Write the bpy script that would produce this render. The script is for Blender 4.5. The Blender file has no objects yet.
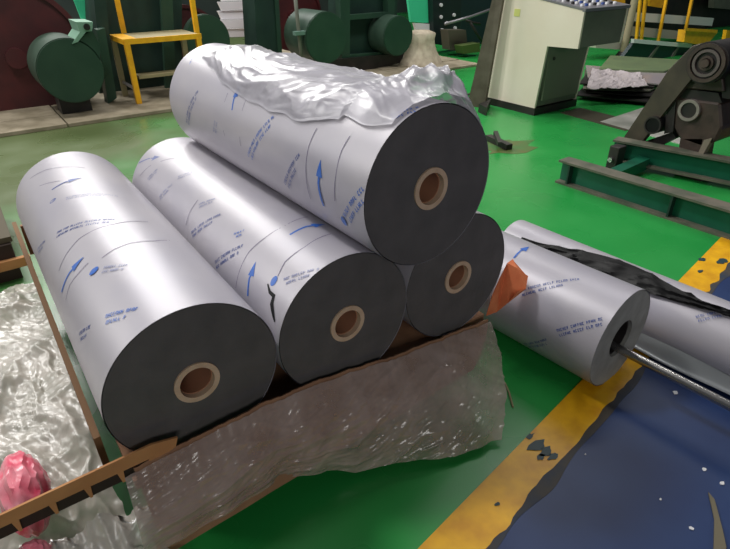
import bpy, bmesh, math, random
from mathutils import Vector, Matrix, noise
random.seed(4)
PI = math.pi
C = bpy.context.scene.collection
sc = bpy.context.scene

# ---------------------------------------------------------------- camera, world, lights, exposure
CAM_H = 1.18
F_PX, PITCH, ROLL, YAW = 542.7, math.radians(30.373), math.radians(.268), math.radians(35.7)
cd = bpy.data.cameras.new('camera'); cam = bpy.data.objects.new('camera', cd); C.objects.link(cam)
cd.sensor_width = 36; cd.lens = 36 * F_PX / 730; cd.clip_start = .02; cd.clip_end = 200
cam.matrix_world = (Matrix.Translation((0, 0, CAM_H)) @ Matrix.Rotation(-YAW, 4, 'Z')
                    @ Matrix.Rotation(PI / 2 - PITCH, 4, 'X') @ Matrix.Rotation(-ROLL, 4, 'Z'))
sc.camera = cam
w = bpy.data.worlds.new('world'); sc.world = w; w.use_nodes = True
w.node_tree.nodes['Background'].inputs[0].default_value = (.80, .88, 1, 1)
w.node_tree.nodes['Background'].inputs[1].default_value = .06
def area(loc, target, sx, sy, power, col=(1, .98, .95)):
    l = bpy.data.lights.new('area_light', 'AREA'); l.shape = 'RECTANGLE'; l.size = sx; l.size_y = sy
    l.energy = power; l.color = col
    o = bpy.data.objects.new('area_light', l); C.objects.link(o); o.location = loc
    o.rotation_euler = (Vector(target) - Vector(loc)).to_track_quat('-Z', 'Y').to_euler()
    return o
area((-.9, 3.9, 5.8), (.9, 1.0, .3), .8, .8, 170)          # high bay lamp beyond the stack
area((-5.0, 7.2, 4.6), (1.5, 2.5, .3), 1.0, 4.0, 230)      # row of lamps over the left bay
area((5.5, 6.2, 5.5), (2.5, 2.8, 0), .8, 4.0, 90)          # row of lamps over the right bay
area((1.3, 9.8, 5.6), (1.0, 1.5, 0), 4.6, 1.6, 520)        # bank of high windows beyond the machines
area((1.2, 2.4, 5.6), (1.6, 6.2, .6), 5.0, .5, 70)         # lamps over the aisle, aimed at the machines
area((-1.6, -4.5, 2.7), (.6, .9, .3), 2.4, 1.2, 75)           # added low front fill, lights the flap more than the floor
area((5.2, 2.4, 5.2), (6.4, 5.2, .4), 3.0, .5, 120)
sc.view_settings.view_transform = 'Standard'; sc.view_settings.look = 'None'
sc.view_settings.gamma = 1; sc.view_settings.exposure = 0.0
try: sc.view_settings.use_curve_mapping = False
except Exception: pass

# ---------------------------------------------------------------- helpers
def ray(u, v):
    x = (u - 365) / F_PX; y = -(v - 274.5) / F_PX
    d = cam.matrix_world.to_3x3() @ Vector((x, y, -1))
    return d
def fl(u, v, z=0.):
    d = ray(u, v); return Vector((0, 0, CAM_H)) + d * ((z - CAM_H) / d.z)
def atn(u, v, n):
    d = ray(u, v); return Vector((0, 0, CAM_H)) + d * (n / d.y)
FWD = cam.matrix_world.to_3x3() @ Vector((0, 0, -1))
def mpp(p): return (Vector(p) - Vector((0, 0, CAM_H))).dot(FWD) / F_PX       # metres per pixel at a point
def ats(u, v, s):
    d = ray(u, v); return Vector((0, 0, CAM_H)) + d * (s / d.x)

def lin(r, g, b):
    f = lambda c: (c / 255 / 12.92) if c / 255 <= .04045 else ((c / 255 + .055) / 1.055) ** 2.4
    return (f(r), f(g), f(b), 1)
def mat(name, rgb, rough=.5, metal=0., rgb2=None, scale=5., bump=0., bscale=30., stretch=(1, 1, 1), spec=.5, detail=4., lo=.35, hi=.65, coat=0.):
    m = bpy.data.materials.new(name); m.use_nodes = True; nt = m.node_tree; N = nt.nodes; L = nt.links
    b = N['Principled BSDF']; b.inputs['Base Color'].default_value = lin(*rgb)
    b.inputs['Roughness'].default_value = rough; b.inputs['Metallic'].default_value = metal
    b.inputs['Specular IOR Level'].default_value = spec; b.inputs['Coat Weight'].default_value = coat
    tc = N.new('ShaderNodeTexCoord'); mp = N.new('ShaderNodeMapping'); mp.inputs['Scale'].default_value = stretch
    L.new(tc.outputs['Object'], mp.inputs[0])
    if rgb2:
        n = N.new('ShaderNodeTexNoise'); n.inputs['Scale'].default_value = scale; n.inputs['Detail'].default_value = detail
        L.new(mp.outputs[0], n.inputs[0])
        r = N.new('ShaderNodeValToRGB'); r.color_ramp.elements[0].position = lo; r.color_ramp.elements[1].position = hi
        r.color_ramp.elements[0].color = lin(*rgb); r.color_ramp.elements[1].color = lin(*rgb2)
        L.new(n.outputs['Fac'], r.inputs[0]); L.new(r.outputs[0], b.inputs['Base Color'])
    if bump:
        n = N.new('ShaderNodeTexNoise'); n.inputs['Scale'].default_value = bscale; n.inputs['Detail'].default_value = 3
        L.new(mp.outputs[0], n.inputs[0]); bp = N.new('ShaderNodeBump'); bp.inputs['Strength'].default_value = bump
        bp.inputs['Distance'].default_value = .01
        L.new(n.outputs['Fac'], bp.inputs['Height']); L.new(bp.outputs[0], b.inputs['Normal'])
    return m
def film(name, rgb, trans, rough=.12, tint=(1, 1, 1), ior=1.6):
    m = bpy.data.materials.new(name); m.use_nodes = True; nt = m.node_tree; N = nt.nodes; L = nt.links
    b = N['Principled BSDF']; b.inputs['Base Color'].default_value = lin(*rgb); b.inputs['Roughness'].default_value = rough
    b.inputs['Specular IOR Level'].default_value = .8
    out = N['Material Output']; t = N.new('ShaderNodeBsdfTransparent'); t.inputs[0].default_value = (*tint, 1)
    mx = N.new('ShaderNodeMixShader')
    tc = N.new('ShaderNodeTexCoord'); n = N.new('ShaderNodeTexNoise'); n.inputs['Scale'].default_value = 9; n.inputs['Detail'].default_value = 5
    L.new(tc.outputs['Object'], n.inputs[0]); mr = N.new('ShaderNodeMapRange')
    mr.inputs['From Min'].default_value = .3; mr.inputs['From Max'].default_value = .7
    mr.inputs['To Min'].default_value = max(0, trans - .2); mr.inputs['To Max'].default_value = min(1, trans + .2)
    L.new(n.outputs['Fac'], mr.inputs[0]); L.new(mr.outputs[0], mx.inputs[0])
    L.new(b.outputs[0], mx.inputs[1]); L.new(t.outputs[0], mx.inputs[2])
    g = N.new('ShaderNodeBsdfGlossy'); g.inputs['Roughness'].default_value = rough; fr = N.new('ShaderNodeFresnel'); fr.inputs[0].default_value = ior
    m2 = N.new('ShaderNodeMixShader'); L.new(fr.outputs[0], m2.inputs[0]); L.new(mx.outputs[0], m2.inputs[1]); L.new(g.outputs[0], m2.inputs[2])
    L.new(m2.outputs[0], out.inputs[0])
    return m

def box(bm, lo, hi, bevel=0., mtx=None):
    lo = Vector(lo); hi = Vector(hi); c = (lo + hi) / 2; s = hi - lo
    M = Matrix.Translation(c) @ Matrix.Diagonal((abs(s.x), abs(s.y), abs(s.z), 1))
    if mtx: M = mtx @ M
    r = bmesh.ops.create_cube(bm, size=1, matrix=M)
    if bevel:
        es = list({e for v in r['verts'] for e in v.link_edges})
        bmesh.ops.bevel(bm, geom=es, offset=bevel, segments=2, affect='EDGES', profile=.6)
def cyl(bm, p0, p1, r, r2=None, seg=24, caps=True):
    p0 = Vector(p0); p1 = Vector(p1); d = p1 - p0
    M = Matrix.Translation((p0 + p1) / 2) @ d.to_track_quat('Z', 'Y').to_matrix().to_4x4()
    bmesh.ops.create_cone(bm, cap_ends=caps, segments=seg, radius1=r, radius2=r if r2 is None else r2, depth=d.length, matrix=M)
def bar(bm, p0, p1, wx, wy, up=(0, 0, 1)):
    p0 = Vector(p0); p1 = Vector(p1); d = p1 - p0; z = d.normalized(); x = Vector(up).cross(z)
    if x.length < 1e-4: x = Vector((1, 0, 0))
    x.normalize(); y = z.cross(x)
    M = Matrix((x, y, z)).transposed().to_4x4(); M.translation = (p0 + p1) / 2
    bmesh.ops.create_cube(bm, size=1, matrix=M @ Matrix.Diagonal((wx, wy, d.length, 1)))
def tube(bm, pts, r, seg=8):
    pts = [Vector(p) for p in pts]; rings = []
    for i, p in enumerate(pts):
        d = (pts[min(i + 1, len(pts) - 1)] - pts[max(i - 1, 0)]).normalized()
        q = d.to_track_quat('Z', 'Y').to_matrix()
        rings.append([bm.verts.new(p + q @ Vector((r * math.cos(a * 2 * PI / seg), r * math.sin(a * 2 * PI / seg), 0))) for a in range(seg)])
    for a, b in zip(rings, rings[1:]):
        for k in range(seg): bm.faces.new((a[k], a[(k + 1) % seg], b[(k + 1) % seg], b[k]))
    bm.faces.new(rings[0][::-1]); bm.faces.new(rings[-1])
def prism(bm, poly, off):
    """poly: list of 3-D points, off: extrusion vector"""
    off = Vector(off); a = [bm.verts.new(Vector(p)) for p in poly]; b = [bm.verts.new(Vector(p) + off) for p in poly]
    n = len(poly); bm.faces.new(a[::-1]); bm.faces.new(b)
    for i in range(n): bm.faces.new((a[i], a[(i + 1) % n], b[(i + 1) % n], b[i]))
def annulus_tube(bm, y0, y1, ro, ri, cz, seg=64, flare=0.):
    """hollow cylinder along +y"""
    def ring(r, y): return [bm.verts.new((r * math.cos(2 * PI * k / seg), y, cz + r * math.sin(2 * PI * k / seg))) for k in range(seg)]
    R = [ring(ro, y0), ring(ro, y1), ring(ri, y1), ring(ri, y0)]
    for i in range(4):
        a, b = R[i], R[(i + 1) % 4]
        for k in range(seg): bm.faces.new((a[k], a[(k + 1) % seg], b[(k + 1) % seg], b[k]))
def sheet(bm, fn, nu, nv):
    g = [[bm.verts.new(fn(i / nu, j / nv)) for j in range(nv + 1)] for i in range(nu + 1)]
    for i in range(nu):
        for j in range(nv): bm.faces.new((g[i][j], g[i + 1][j], g[i + 1][j + 1], g[i][j + 1]))
def crum(p, s=6., oct=3):
    """crumpled-film height, about -1..1, with sharp creases"""
    p = Vector(p) * s; h = 0; a = 1
    for k in range(oct):
        h += a * (1 - 2.2 * abs(noise.noise(p))); p = p * 2.1 + Vector((3.1, 7.7, 1.3)); a *= .5
    return h / 1.6 - .45

def fold(x, y, sx, sy, z=0., oct=3):
    """film folds: ridged noise stretched along one direction, bent by a slow warp"""
    wx = noise.noise(Vector((x * 3, y * 3, z + 9))) * .12; wy = noise.noise(Vector((x * 3, y * 3, z + 4))) * .12
    h = 0; a = 1; p = Vector(((x + wx) * sx, (y + wy) * sy, z))
    for k in range(oct):
        h += a * (1 - 2 * abs(noise.noise(p))) ** 3; p = Vector((p.x * 1.7 + p.y * .6 + 3, p.y * 2.1 - p.x * .4 + 7, p.z + 2)); a *= .55
    return h / 1.6

def root(name, loc, label, cat, group=None, rz=0.):
    o = bpy.data.objects.new(name, None); C.objects.link(o); o.location = loc; o.rotation_euler = (0, 0, rz)
    o.empty_display_size = .1; o['label'] = label; o['category'] = cat
    if group: o['group'] = group
    return o
def obj(name, bm, m, parent=None, local=False, smooth=False, label=None, cat=None, group=None, kind=None):
    bmesh.ops.recalc_face_normals(bm, faces=bm.faces)
    me = bpy.data.meshes.new(name)
    base = Vector((0, 0, 0))
    if parent is not None and not local:
        p = parent
        while p is not None: base += p.location; p = p.parent
        bmesh.ops.translate(bm, vec=-base, verts=bm.verts)
    elif parent is None and not local:
        xs = [v.co for v in bm.verts]
        base = Vector(((min(v.x for v in xs) + max(v.x for v in xs)) / 2, (min(v.y for v in xs) + max(v.y for v in xs)) / 2, min(v.z for v in xs)))
        bmesh.ops.translate(bm, vec=-base, verts=bm.verts)
    bm.to_mesh(me); bm.free(); me.materials.append(m)
    if smooth:
        me.shade_smooth()
        if smooth is not True: me.set_sharp_from_angle(angle=math.radians(smooth))
    o = bpy.data.objects.new(name, me); C.objects.link(o)
    if parent is not None: o.parent = parent
    elif not local: o.location = base
    if label: o['label'] = label
    if cat: o['category'] = cat
    if group: o['group'] = group
    if kind: o['kind'] = kind
    return o
def B(): return bmesh.new()
def boxobj(name, lo, hi, m, parent=None, bevel=0., **k):
    bm = B(); box(bm, lo, hi, bevel); return obj(name, bm, m, parent, **k)

# ---------------------------------------------------------------- materials
M_green = mat('green_epoxy', (34, 140, 62), .22, rgb2=(44, 152, 70), scale=1.5, bump=.05, bscale=6)
M_blue = mat('blue_epoxy', (26, 48, 94), .45, rgb2=(36, 60, 106), scale=4, bump=.05, bscale=8)
M_yellow = mat('yellow_line_paint', (240, 182, 18), .4, rgb2=(214, 152, 14), scale=14)
M_conc = mat('concrete', (132, 122, 100), .8, rgb2=(168, 156, 134), scale=6, bump=.3)
M_dark = mat('charcoal_roll_end', (84, 81, 80), .65, rgb2=(94, 90, 89), scale=14, bump=.12, bscale=60)
M_filmw = mat('printed_film', (172, 169, 180), .4, metal=.1, rgb2=(186, 182, 188), scale=5, bump=.25, bscale=5, stretch=(1, .5, 1), spec=.6)
M_core = mat('cardboard_core', (196, 166, 138), .8, rgb2=(210, 182, 154), scale=30, stretch=(1, .2, 1))
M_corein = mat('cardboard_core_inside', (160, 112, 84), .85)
M_ink = mat('blue_ink', (40, 100, 190), .4)
M_inkdark = mat('navy_ink', (52, 78, 148), .4)
M_inkpale = mat('pale_ink', (120, 128, 172), .4)
M_seam = mat('film_seam', (112, 104, 134), .5)
M_black = mat('black_plastic', (10, 10, 12), .5, spec=.25)
M_carton = mat('carton', (142, 104, 78), .85, rgb2=(158, 118, 88), scale=20)
M_kraft = mat('kraft_board', (196, 142, 92), .85, rgb2=(180, 126, 80), scale=10)
M_wood = mat('pallet_wood', (138, 104, 66), .8, rgb2=(110, 78, 46), scale=10, stretch=(1, .1, 1))
M_dkboard = mat('dark_board', (46, 32, 24), .8)
M_wrap = film('stretch_film', (192, 172, 162), .45, .2, ior=1.3)
M_wrapD = film('crumpled_clear_film', (200, 197, 208), .42, .34, ior=1.22)
M_pile = film('crumpled_plastic', (206, 198, 188), .28, .32, ior=1.3)
M_pink = mat('pink_film', (226, 66, 100), .25, rgb2=(244, 160, 172), scale=16)
M_torn = mat('orange_paper', (224, 134, 88), .85, rgb2=(206, 112, 70), scale=20)
M_gm = mat('green_machine_paint', (34, 62, 48), .45, rgb2=(42, 70, 54), scale=5)
M_gmd = mat('dark_green_machine_paint', (20, 44, 38), .5, rgb2=(30, 56, 46), scale=4)
M_red = mat('maroon_paint', (84, 30, 32), .5, rgb2=(60, 22, 26), scale=4)
M_pinkrim = mat('worn_red_rim', (196, 110, 110), .5)
M_ysteel = mat('yellow_steel', (248, 186, 30), .45, rgb2=(228, 164, 30), scale=12)
M_tread = mat('dusty_tread', (150, 140, 104), .7)
M_teal = mat('teal_sheet', (60, 205, 150), .6)
M_white = mat('white_sheet', (228, 228, 230), .4)
M_shut = mat('silver_shutter', (236, 234, 238), .4)
M_cream = mat('cream_enamel', (226, 212, 194), .45, rgb2=(232, 220, 204), scale=3)
M_cgrey = mat('grey_enamel', (108, 110, 98), .5, rgb2=(96, 98, 88), scale=6)
M_cedge = mat('grey_steel_edge', (140, 138, 142), .35, metal=.5)
M_ibeam = mat('green_beam_paint', (14, 84, 62), .4, rgb2=(20, 96, 70), scale=6)
M_flange = mat('worn_flange', (78, 84, 70), .5, rgb2=(110, 104, 92), scale=10)
M_cast = mat('oily_cast_iron', (52, 42, 36), .5, rgb2=(72, 58, 50), scale=12, bump=.2)
M_castd = mat('dark_cast_iron', (26, 24, 24), .5, rgb2=(42, 36, 34), scale=12)
M_steel = mat('bright_steel', (170, 168, 166), .25, metal=.9)
M_sack = mat('woven_sack', (214, 202, 180), .85, rgb2=(186, 172, 150), scale=14, bump=.4)
M_wallb = mat('grey_green_wall', (40, 52, 50), .8, rgb2=(56, 68, 64), scale=1)
M_lamp = mat('lamp_housing', (200, 200, 200), .5)

# dusty film over the far-left part of the green floor, an even patch of dirt that belongs to the floor
def floor_mat():
    m = M_green; nt = m.node_tree; N = nt.nodes; L = nt.links; b = N['Principled BSDF']
    src = b.inputs['Base Color'].links[0].from_socket
    tc = N.new('ShaderNodeTexCoord'); sp = N.new('ShaderNodeSeparateXYZ'); L.new(tc.outputs['Object'], sp.inputs[0])
    n = N.new('ShaderNodeTexNoise'); n.inputs['Scale'].default_value = 1.3; n.inputs['Detail'].default_value = 6; L.new(tc.outputs['Object'], n.inputs[0])
    def mm(op, a, bb):
        x = N.new('ShaderNodeMath'); x.operation = op
        for i, q in enumerate((a, bb)):
            if isinstance(q, (int, float)): x.inputs[i].default_value = q
            else: L.new(q, x.inputs[i])
        return x.outputs[0]
    # distance measure: far and left = dusty
    k = mm('SUBTRACT', mm('MULTIPLY', sp.outputs[1], .55), mm('MULTIPLY', sp.outputs[0], .62))
    k = mm('ADD', k, mm('MULTIPLY', mm('SUBTRACT', n.outputs['Fac'], .5), 2.2))
    r = N.new('ShaderNodeMapRange'); r.inputs['From Min'].default_value = .6; r.inputs['From Max'].default_value = 1.9
    r.inputs['To Max'].default_value = .82
    L.new(k, r.inputs[0]); mx = N.new('ShaderNodeMix'); mx.data_type = 'RGBA'
    L.new(r.outputs[0], mx.inputs[0]); L.new(src, mx.inputs[6]); mx.inputs[7].default_value = lin(98, 94, 66)
    L.new(mx.outputs[2], b.inputs['Base Color'])
    n2 = N.new('ShaderNodeTexNoise'); n2.inputs['Scale'].default_value = 3; L.new(tc.outputs['Object'], n2.inputs[0])
    r2 = N.new('ShaderNodeMapRange'); r2.inputs['To Min'].default_value = .16; r2.inputs['To Max'].default_value = .42
    L.new(n2.outputs['Fac'], r2.inputs[0]); L.new(r2.outputs[0], b.inputs['Roughness'])
floor_mat()

# ---------------------------------------------------------------- setting
bm = B(); box(bm, (-6, -4, -.1), (14, 13, 0)); o = obj('floor', bm, M_green, local=True, kind='structure')
def edge_n(s): return .461 + .16 * s
bm = B()
def blue(s): return edge_n(s) - .095
prism(bm, [(-4, -3.9, 0), (13, -3.9, 0), (13, blue(13), 0), (-4, blue(-4), 0)], (0, 0, .0012)); obj('floor', bm, M_blue, kind='structure', local=True)
# yellow stripe, worn at its right-hand edge
bm = B(); prev = None; s = -1.5; rnd = random.Random(3)
while s < 6:
    q = noise.noise(Vector((s * 5, 0, 0))) * .010 + noise.noise(Vector((s * 17, 3, 0))) * .012
    a = bm.verts.new((s, edge_n(s), .0026)); b_ = bm.verts.new((s + .02, edge_n(s) - .106 - q * 1.3, .0026))
    if prev: bm.faces.new((prev[0], prev[1], b_, a))
    prev = (a, b_); s += .02
bm.normal_update(); bmesh.ops.solidify(bm, geom=bm.faces[:], thickness=.001)
obj('trim_1', bm, M_yellow, kind='structure', local=True)
bm = B(); prev = None; s = -1.5
while s < 4.5:
    q = noise.noise(Vector((s * 6, 9, 0))) * .02
    a = bm.verts.new((s, edge_n(s) - .09, .0021)); b_ = bm.verts.new((s + .02, edge_n(s) - .128 - q, .0021))
    if prev: bm.faces.new((prev[0], prev[1], b_, a))
    prev = (a, b_); s += .02
bm.normal_update(); bmesh.ops.solidify(bm, geom=bm.faces[:], thickness=.0006)
obj('trim_4', bm, mat('bare_dirty_edge', (70, 64, 56), .6, rgb2=(40, 52, 70), scale=12), kind='structure', local=True)
# flakes where the paint has come off (blue-green shows through)
def patch(bm, c, r, z, seed, n=11, sy=.5):
    rr = random.Random(seed); v = [bm.verts.new((c[0] + math.cos(2 * PI * k / n) * r * rr.uniform(.5, 1.1), c[1] + sy * math.sin(2 * PI * k / n) * r * rr.uniform(.5, 1.1), z)) for k in range(n)]
    bm.faces.new(v)
bm = B()
for i, (u, v, r) in enumerate([(536, 446, .036), (546, 452, .03), (530, 437, .018), (553, 457, .022), (702, 260, .03), (722, 262, .04), (700, 272, .02), (540, 458, .02), (497, 505, .012)]):
    p = fl(u, v); patch(bm, p, r, .0042, i)
bm.normal_update(); bmesh.ops.solidify(bm, geom=bm.faces[:], thickness=.0004)
obj('trim_2', bm, mat('bare_dark_floor', (34, 62, 66), .5), kind='structure', local=True)
# concrete plinth under the machines, cast in slabs
pl = bpy.data.objects.new('trim_3', None); C.objects.link(pl); pl['kind'] = 'structure'; pl.location = (0, 4.95, 0)
xs = [-4, -2.6, -1.3, 0, .62, 1.75, 2.9, 4.1, 5.35]
for a, b_ in zip(xs, xs[1:]):
    for y0, y1 in ((4.95, 5.32), (5.335, 8.1)):
        boxobj('concrete_slab', (a + .006, y0, 0), (b_ - .006, y1, .028 + random.uniform(-.003, .003)), M_conc, pl, .004)
bm = B(); box(bm, (-6, 11.3, 0), (14, 11.5, 3.2)); obj('wall_back', bm, M_wallb, local=True, kind='structure')

# ---------------------------------------------------------------- film rolls
RR, RL, RC = .185, 1.14, .0486
class OnRoll:
    """maps a viewing ray onto a roll's own surface: (y along axis, arc angle)"""
    def __init__(s, rt, R, L): s.M = rt.matrix_basis.copy(); s.Mi = s.M.inverted(); s.R = R; s.L = L
    def hit(s, u, v):
        o = s.Mi @ Vector((0, 0, CAM_H)); d = (s.Mi.to_3x3() @ ray(u, v)); R = s.R
        ox, oz = o.x, o.z - R; a = d.x ** 2 + d.z ** 2; b = 2 * (ox * d.x + oz * d.z); c = ox * ox + oz * oz - R * R
        D = max(0, b * b - 4 * a * c); t = (-b - math.sqrt(D)) / (2 * a); p = o + d * t
        ang = math.atan2(p.z - R, p.x); ang += 2 * PI if ang < -PI / 2 else 0; return Vector((p.y, ang * R))      # unrolled plane
    def up(s, q, h=.0009):
        a = q.y / s.R; r = s.R + h; return Vector((r * math.cos(a), q.x, s.R + r * math.sin(a)))
def strip(bm, R, pts, wd, h=.0009):
    """ribbon through unrolled-plane points"""
    P = []
    for a, b in zip(pts, pts[1:]):
        n = max(1, int((b - a).length / .012))
        for k in range(n): P.append(a.lerp(b, k / n))
    P.append(pts[-1]); prev = None
    for i, p in enumerate(P):
        d = (P[min(i + 1, len(P) - 1)] - P[max(i - 1, 0)]); d = d.normalized() if d.length else Vector((1, 0)); n = Vector((-d.y, d.x))
        ww = wd(i / max(1, len(P) - 1)) if callable(wd) else wd
        a = bm.verts.new(R.up(p + n * ww / 2, h)); b = bm.verts.new(R.up(p - n * ww / 2, h))
        if prev: bm.faces.new((prev[0], prev[1], b, a))
        prev = (a, b)
def arrow(R, rt, a, b, m=None, wd=.0065):
    bm = B(); A = R.hit(*a); Z = R.hit(*b); d = (Z - A).normalized(); L = (Z - A).length; hl = min(.038, L * .42)
    strip(bm, R, [A, A.lerp(Z, .5) + Vector((-d.y, d.x)) * .004, Z - d * hl * .9], wd)
    strip(bm, R, [Z - d * hl, Z], lambda t: .024 * (1 - t) + .001, .0011)
    obj('printed_arrow', bm, m or M_ink, rt, local=True)
def text(R, rt, a, b, rows=2, h=.011, m=None, seed=0, gap=1.9):
    """two rows of small block letters; the photo's print is too small to read, so short strokes in word groups"""
    rr = random.Random(seed + int(a[0])); bm = B(); h *= .78; A = R.hit(*a); Z = R.hit(*b); d = (Z - A).normalized(); n = Vector((-d.y, d.x)); L = (Z - A).length
    for r in range(rows):
        x = rr.uniform(0, .01) if r else 0; off = n * ((rows - 1) / 2 - r) * h * gap; end = L * (1 if r == 0 else rr.uniform(.7, .95))
        while x < end:
            for k in range(rr.randint(3, 7)):
                if x > end: break
                c = A + d * x + off; cw = h * .62; st = h * .2; kind = rr.randint(0, 4)
                strip(bm, R, [c - n * h / 2, c + n * h / 2], st)
                if kind in (0, 1, 2): strip(bm, R, [c + n * h * .42, c + n * h * .42 + d * cw * .7], st)
                if kind in (0, 3): strip(bm, R, [c - n * h * .42, c - n * h * .42 + d * cw * .7], st)
                if kind in (1, 4): strip(bm, R, [c, c + d * cw * .65], st)
                if kind in (2, 4): strip(bm, R, [c - n * h / 2 + d * cw * .68, c + n * h / 2 + d * cw * .68], st)
                x += cw * 1.35
            x += h * .75
    obj('printed_text', bm, m or M_inkdark, rt, local=True)
def logo(R, rt, a, m=None, r=.013):
    bm = B(); A = R.hit(*a)
    n = 14; v = [bm.verts.new(R.up(A + Vector((math.cos(2 * PI * k / n) * r * .75, math.sin(2 * PI * k / n) * r)), .001)) for k in range(n)]; bm.faces.new(v)
    obj('printed_mark', bm, m or M_ink, rt, local=True)
def seam(R, rt, pts, wd=.0022, m=None):
    bm = B(); strip(bm, R, [R.hit(*p) for p in pts], wd, .0006); obj('seam_line', bm, m or M_seam, rt, local=True)

def make_roll(label, loc, az, group, R=RR, L=RL, rc=RC, mf=None, seed=0, el=0.):
    rt = root('film_roll', (loc[0], loc[1], loc[2] - R), label, 'roll', group, -az); rt.rotation_euler.x = el
    seg = 96; bm = B()
    ny = 40; rings = []
    for j in range(ny + 1):
        y = L * j / ny; ring = []
        for k in range(seg):
            a = 2 * PI * k / seg
            r = R + .0016 * noise.noise(Vector((math.cos(a) * 2, y * 2.2, math.sin(a) * 2 + seed))) * (0 if j in (0,) else 1)
            ring.append(bm.verts.new((r * math.cos(a), y, R + r * math.sin(a))))
        rings.append(ring)
    for a, b in zip(rings, rings[1:]):
        for k in range(seg): bm.faces.new((a[k], a[(k + 1) % seg], b[(k + 1) % seg], b[k]))
    obj('film_wrap', bm, mf or M_filmw, rt, local=True, smooth=True)
    for y0, y1 in ((.0005, .03), (L - .03, L - .0005)):
        bm = B(); annulus_tube(bm, y0, y1, R - .0022, rc + .0005, R); obj('end_face', bm, M_dark, rt, local=True, smooth=40)
    bm = B(); annulus_tube(bm, -.003, L + .003, rc, rc * .76, R, 40); o = obj('core_tube', bm, M_core, rt, local=True, smooth=40)
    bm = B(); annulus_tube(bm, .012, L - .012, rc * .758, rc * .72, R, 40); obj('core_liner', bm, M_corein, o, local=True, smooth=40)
    return rt, OnRoll(rt, R, L)

G4 = 'film rolls stacked on the carton tray'
ra, Ra = make_roll('leftmost large film covered roll lying in the tray, nearest the clear plastic heap', (.2188, .9074, .4165), math.radians(-.03), G4, el=math.radians(.67))
rb, Rb = make_roll('middle roll of the bottom row with a small black tear in its silver film', (.5895, .894, .4165), 0, G4, seed=5)
rcx, Rc = make_roll('rightmost bottom roll, mostly hidden under the top roll, beside orange torn paper', (.9585, .895, .4165), 0, G4, seed=9)
rd, Rd = make_roll('top roll resting on two others, partly covered by crumpled clear film', (.7808, .8347, .7352), math.radians(-.68), G4, seed=12)

# prints on the leftmost roll
arrow(Ra, ra, (52, 190), (82, 178), M_inkdark); arrow(Ra, ra, (62, 292), (84, 257), M_ink)
logo(Ra, ra, (53, 201), M_inkdark, .011); logo(Ra, ra, (94, 271))
text(Ra, ra, (66, 199), (117, 197), 2, .007, M_inkpale); text(Ra, ra, (57, 235), (113, 221), 2, .010, M_inkdark)
text(Ra, ra, (103, 270), (126, 267), 2, .009, M_inkpale); text(Ra, ra, (105, 320), (136, 312), 2, .011, M_ink)
text(Ra, ra, (80, 337), (90, 330), 2, .010, M_inkdark); text(Ra, ra, (38, 252), (45, 243), 2, .008, M_inkdark)
for p in ([(59, 271), (66, 255), (79, 239), (97, 229), (115, 224), (148, 222)], [(102, 258), (115, 249), (131, 243), (155, 241), (178, 242)], [(66, 300), (70, 285), (78, 274), (88, 263)], [(30, 179), (46, 170), (85, 168)], [(27, 196), (40, 186), (60, 181)]):
    seam(Ra, ra, p)
# middle roll
arrow(Rb, rb, (248, 296), (256, 262), M_ink); arrow(Rb, rb, (290, 235), (325, 225), M_ink); arrow(Rb, rb, (139, 163), (160, 157), M_inkpale, .005)
logo(Rb, rb, (274, 281))
text(Rb, rb, (192, 235), (219, 217), 2, .010, M_inkdark); text(Rb, rb, (216, 265), (243, 248), 2, .011, M_inkdark)
text(Rb, rb, (234, 236), (244, 232), 2, .008, M_ink); text(Rb, rb, (284, 282), (319, 271), 2, .009, M_inkpale)
text(Rb, rb, (160, 198), (172, 186), 2, .009, M_inkpale); text(Rb, rb, (178, 178), (192, 173), 2, .008, M_inkpale); text(Rb, rb, (148, 180), (158, 170), 2, .008, M_inkpale)
text(Rb, rb, (199, 206), (215, 200), 2, .008, M_inkpale)
for p in ([(236, 288), (240, 270), (249, 252), (265, 238), (285, 226), (308, 217)], [(278, 276), (285, 262), (305, 247), (331, 234)], [(186, 225), (190, 212), (198, 200)], [(140, 176), (150, 166), (175, 158)]):
    seam(Rb, rb, p)
bm = B(); strip(bm, Rb, [Rb.hit(268, 284), Rb.hit(270, 292), Rb.hit(274, 296), Rb.hit(272, 304), Rb.hit(275, 322)], lambda t: .004 + .009 * math.sin(t * PI) , .0012); obj('torn_slit', bm, M_black, rb, local=True)
# top roll
arrow(Rd, rd, (232, 114), (240, 86), M_ink); arrow(Rd, rd, (324, 206), (321, 160), M_ink, .008)
text(Rd, rd, (250, 158), (274, 119), 2, .011, M_ink); text(Rd, rd, (215, 133), (218, 115), 2, .009, M_inkpale)
text(Rd, rd, (188, 124), (199, 92), 2, .010, M_inkdark); text(Rd, rd, (287, 186), (300, 158), 2, .011, M_inkdark)
text(Rd, rd, (347, 219), (364, 193), 2, .013, M_ink); logo(Rd, rd, (344, 221)); text(Rd, rd, (392, 117), (418, 109), 2, .010, M_ink); text(Rd, rd, (190, 64), (193, 58), 1, .008, M_ink)
for p in ([(228, 93), (222, 121), (225, 136)], [(246, 100), (240, 124), (241, 146)], [(317, 128), (309, 146), (306, 171), (311, 199)], [(350, 136), (342, 150), (336, 176), (335, 201)]):
    seam(Rd, rd, p)

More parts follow.
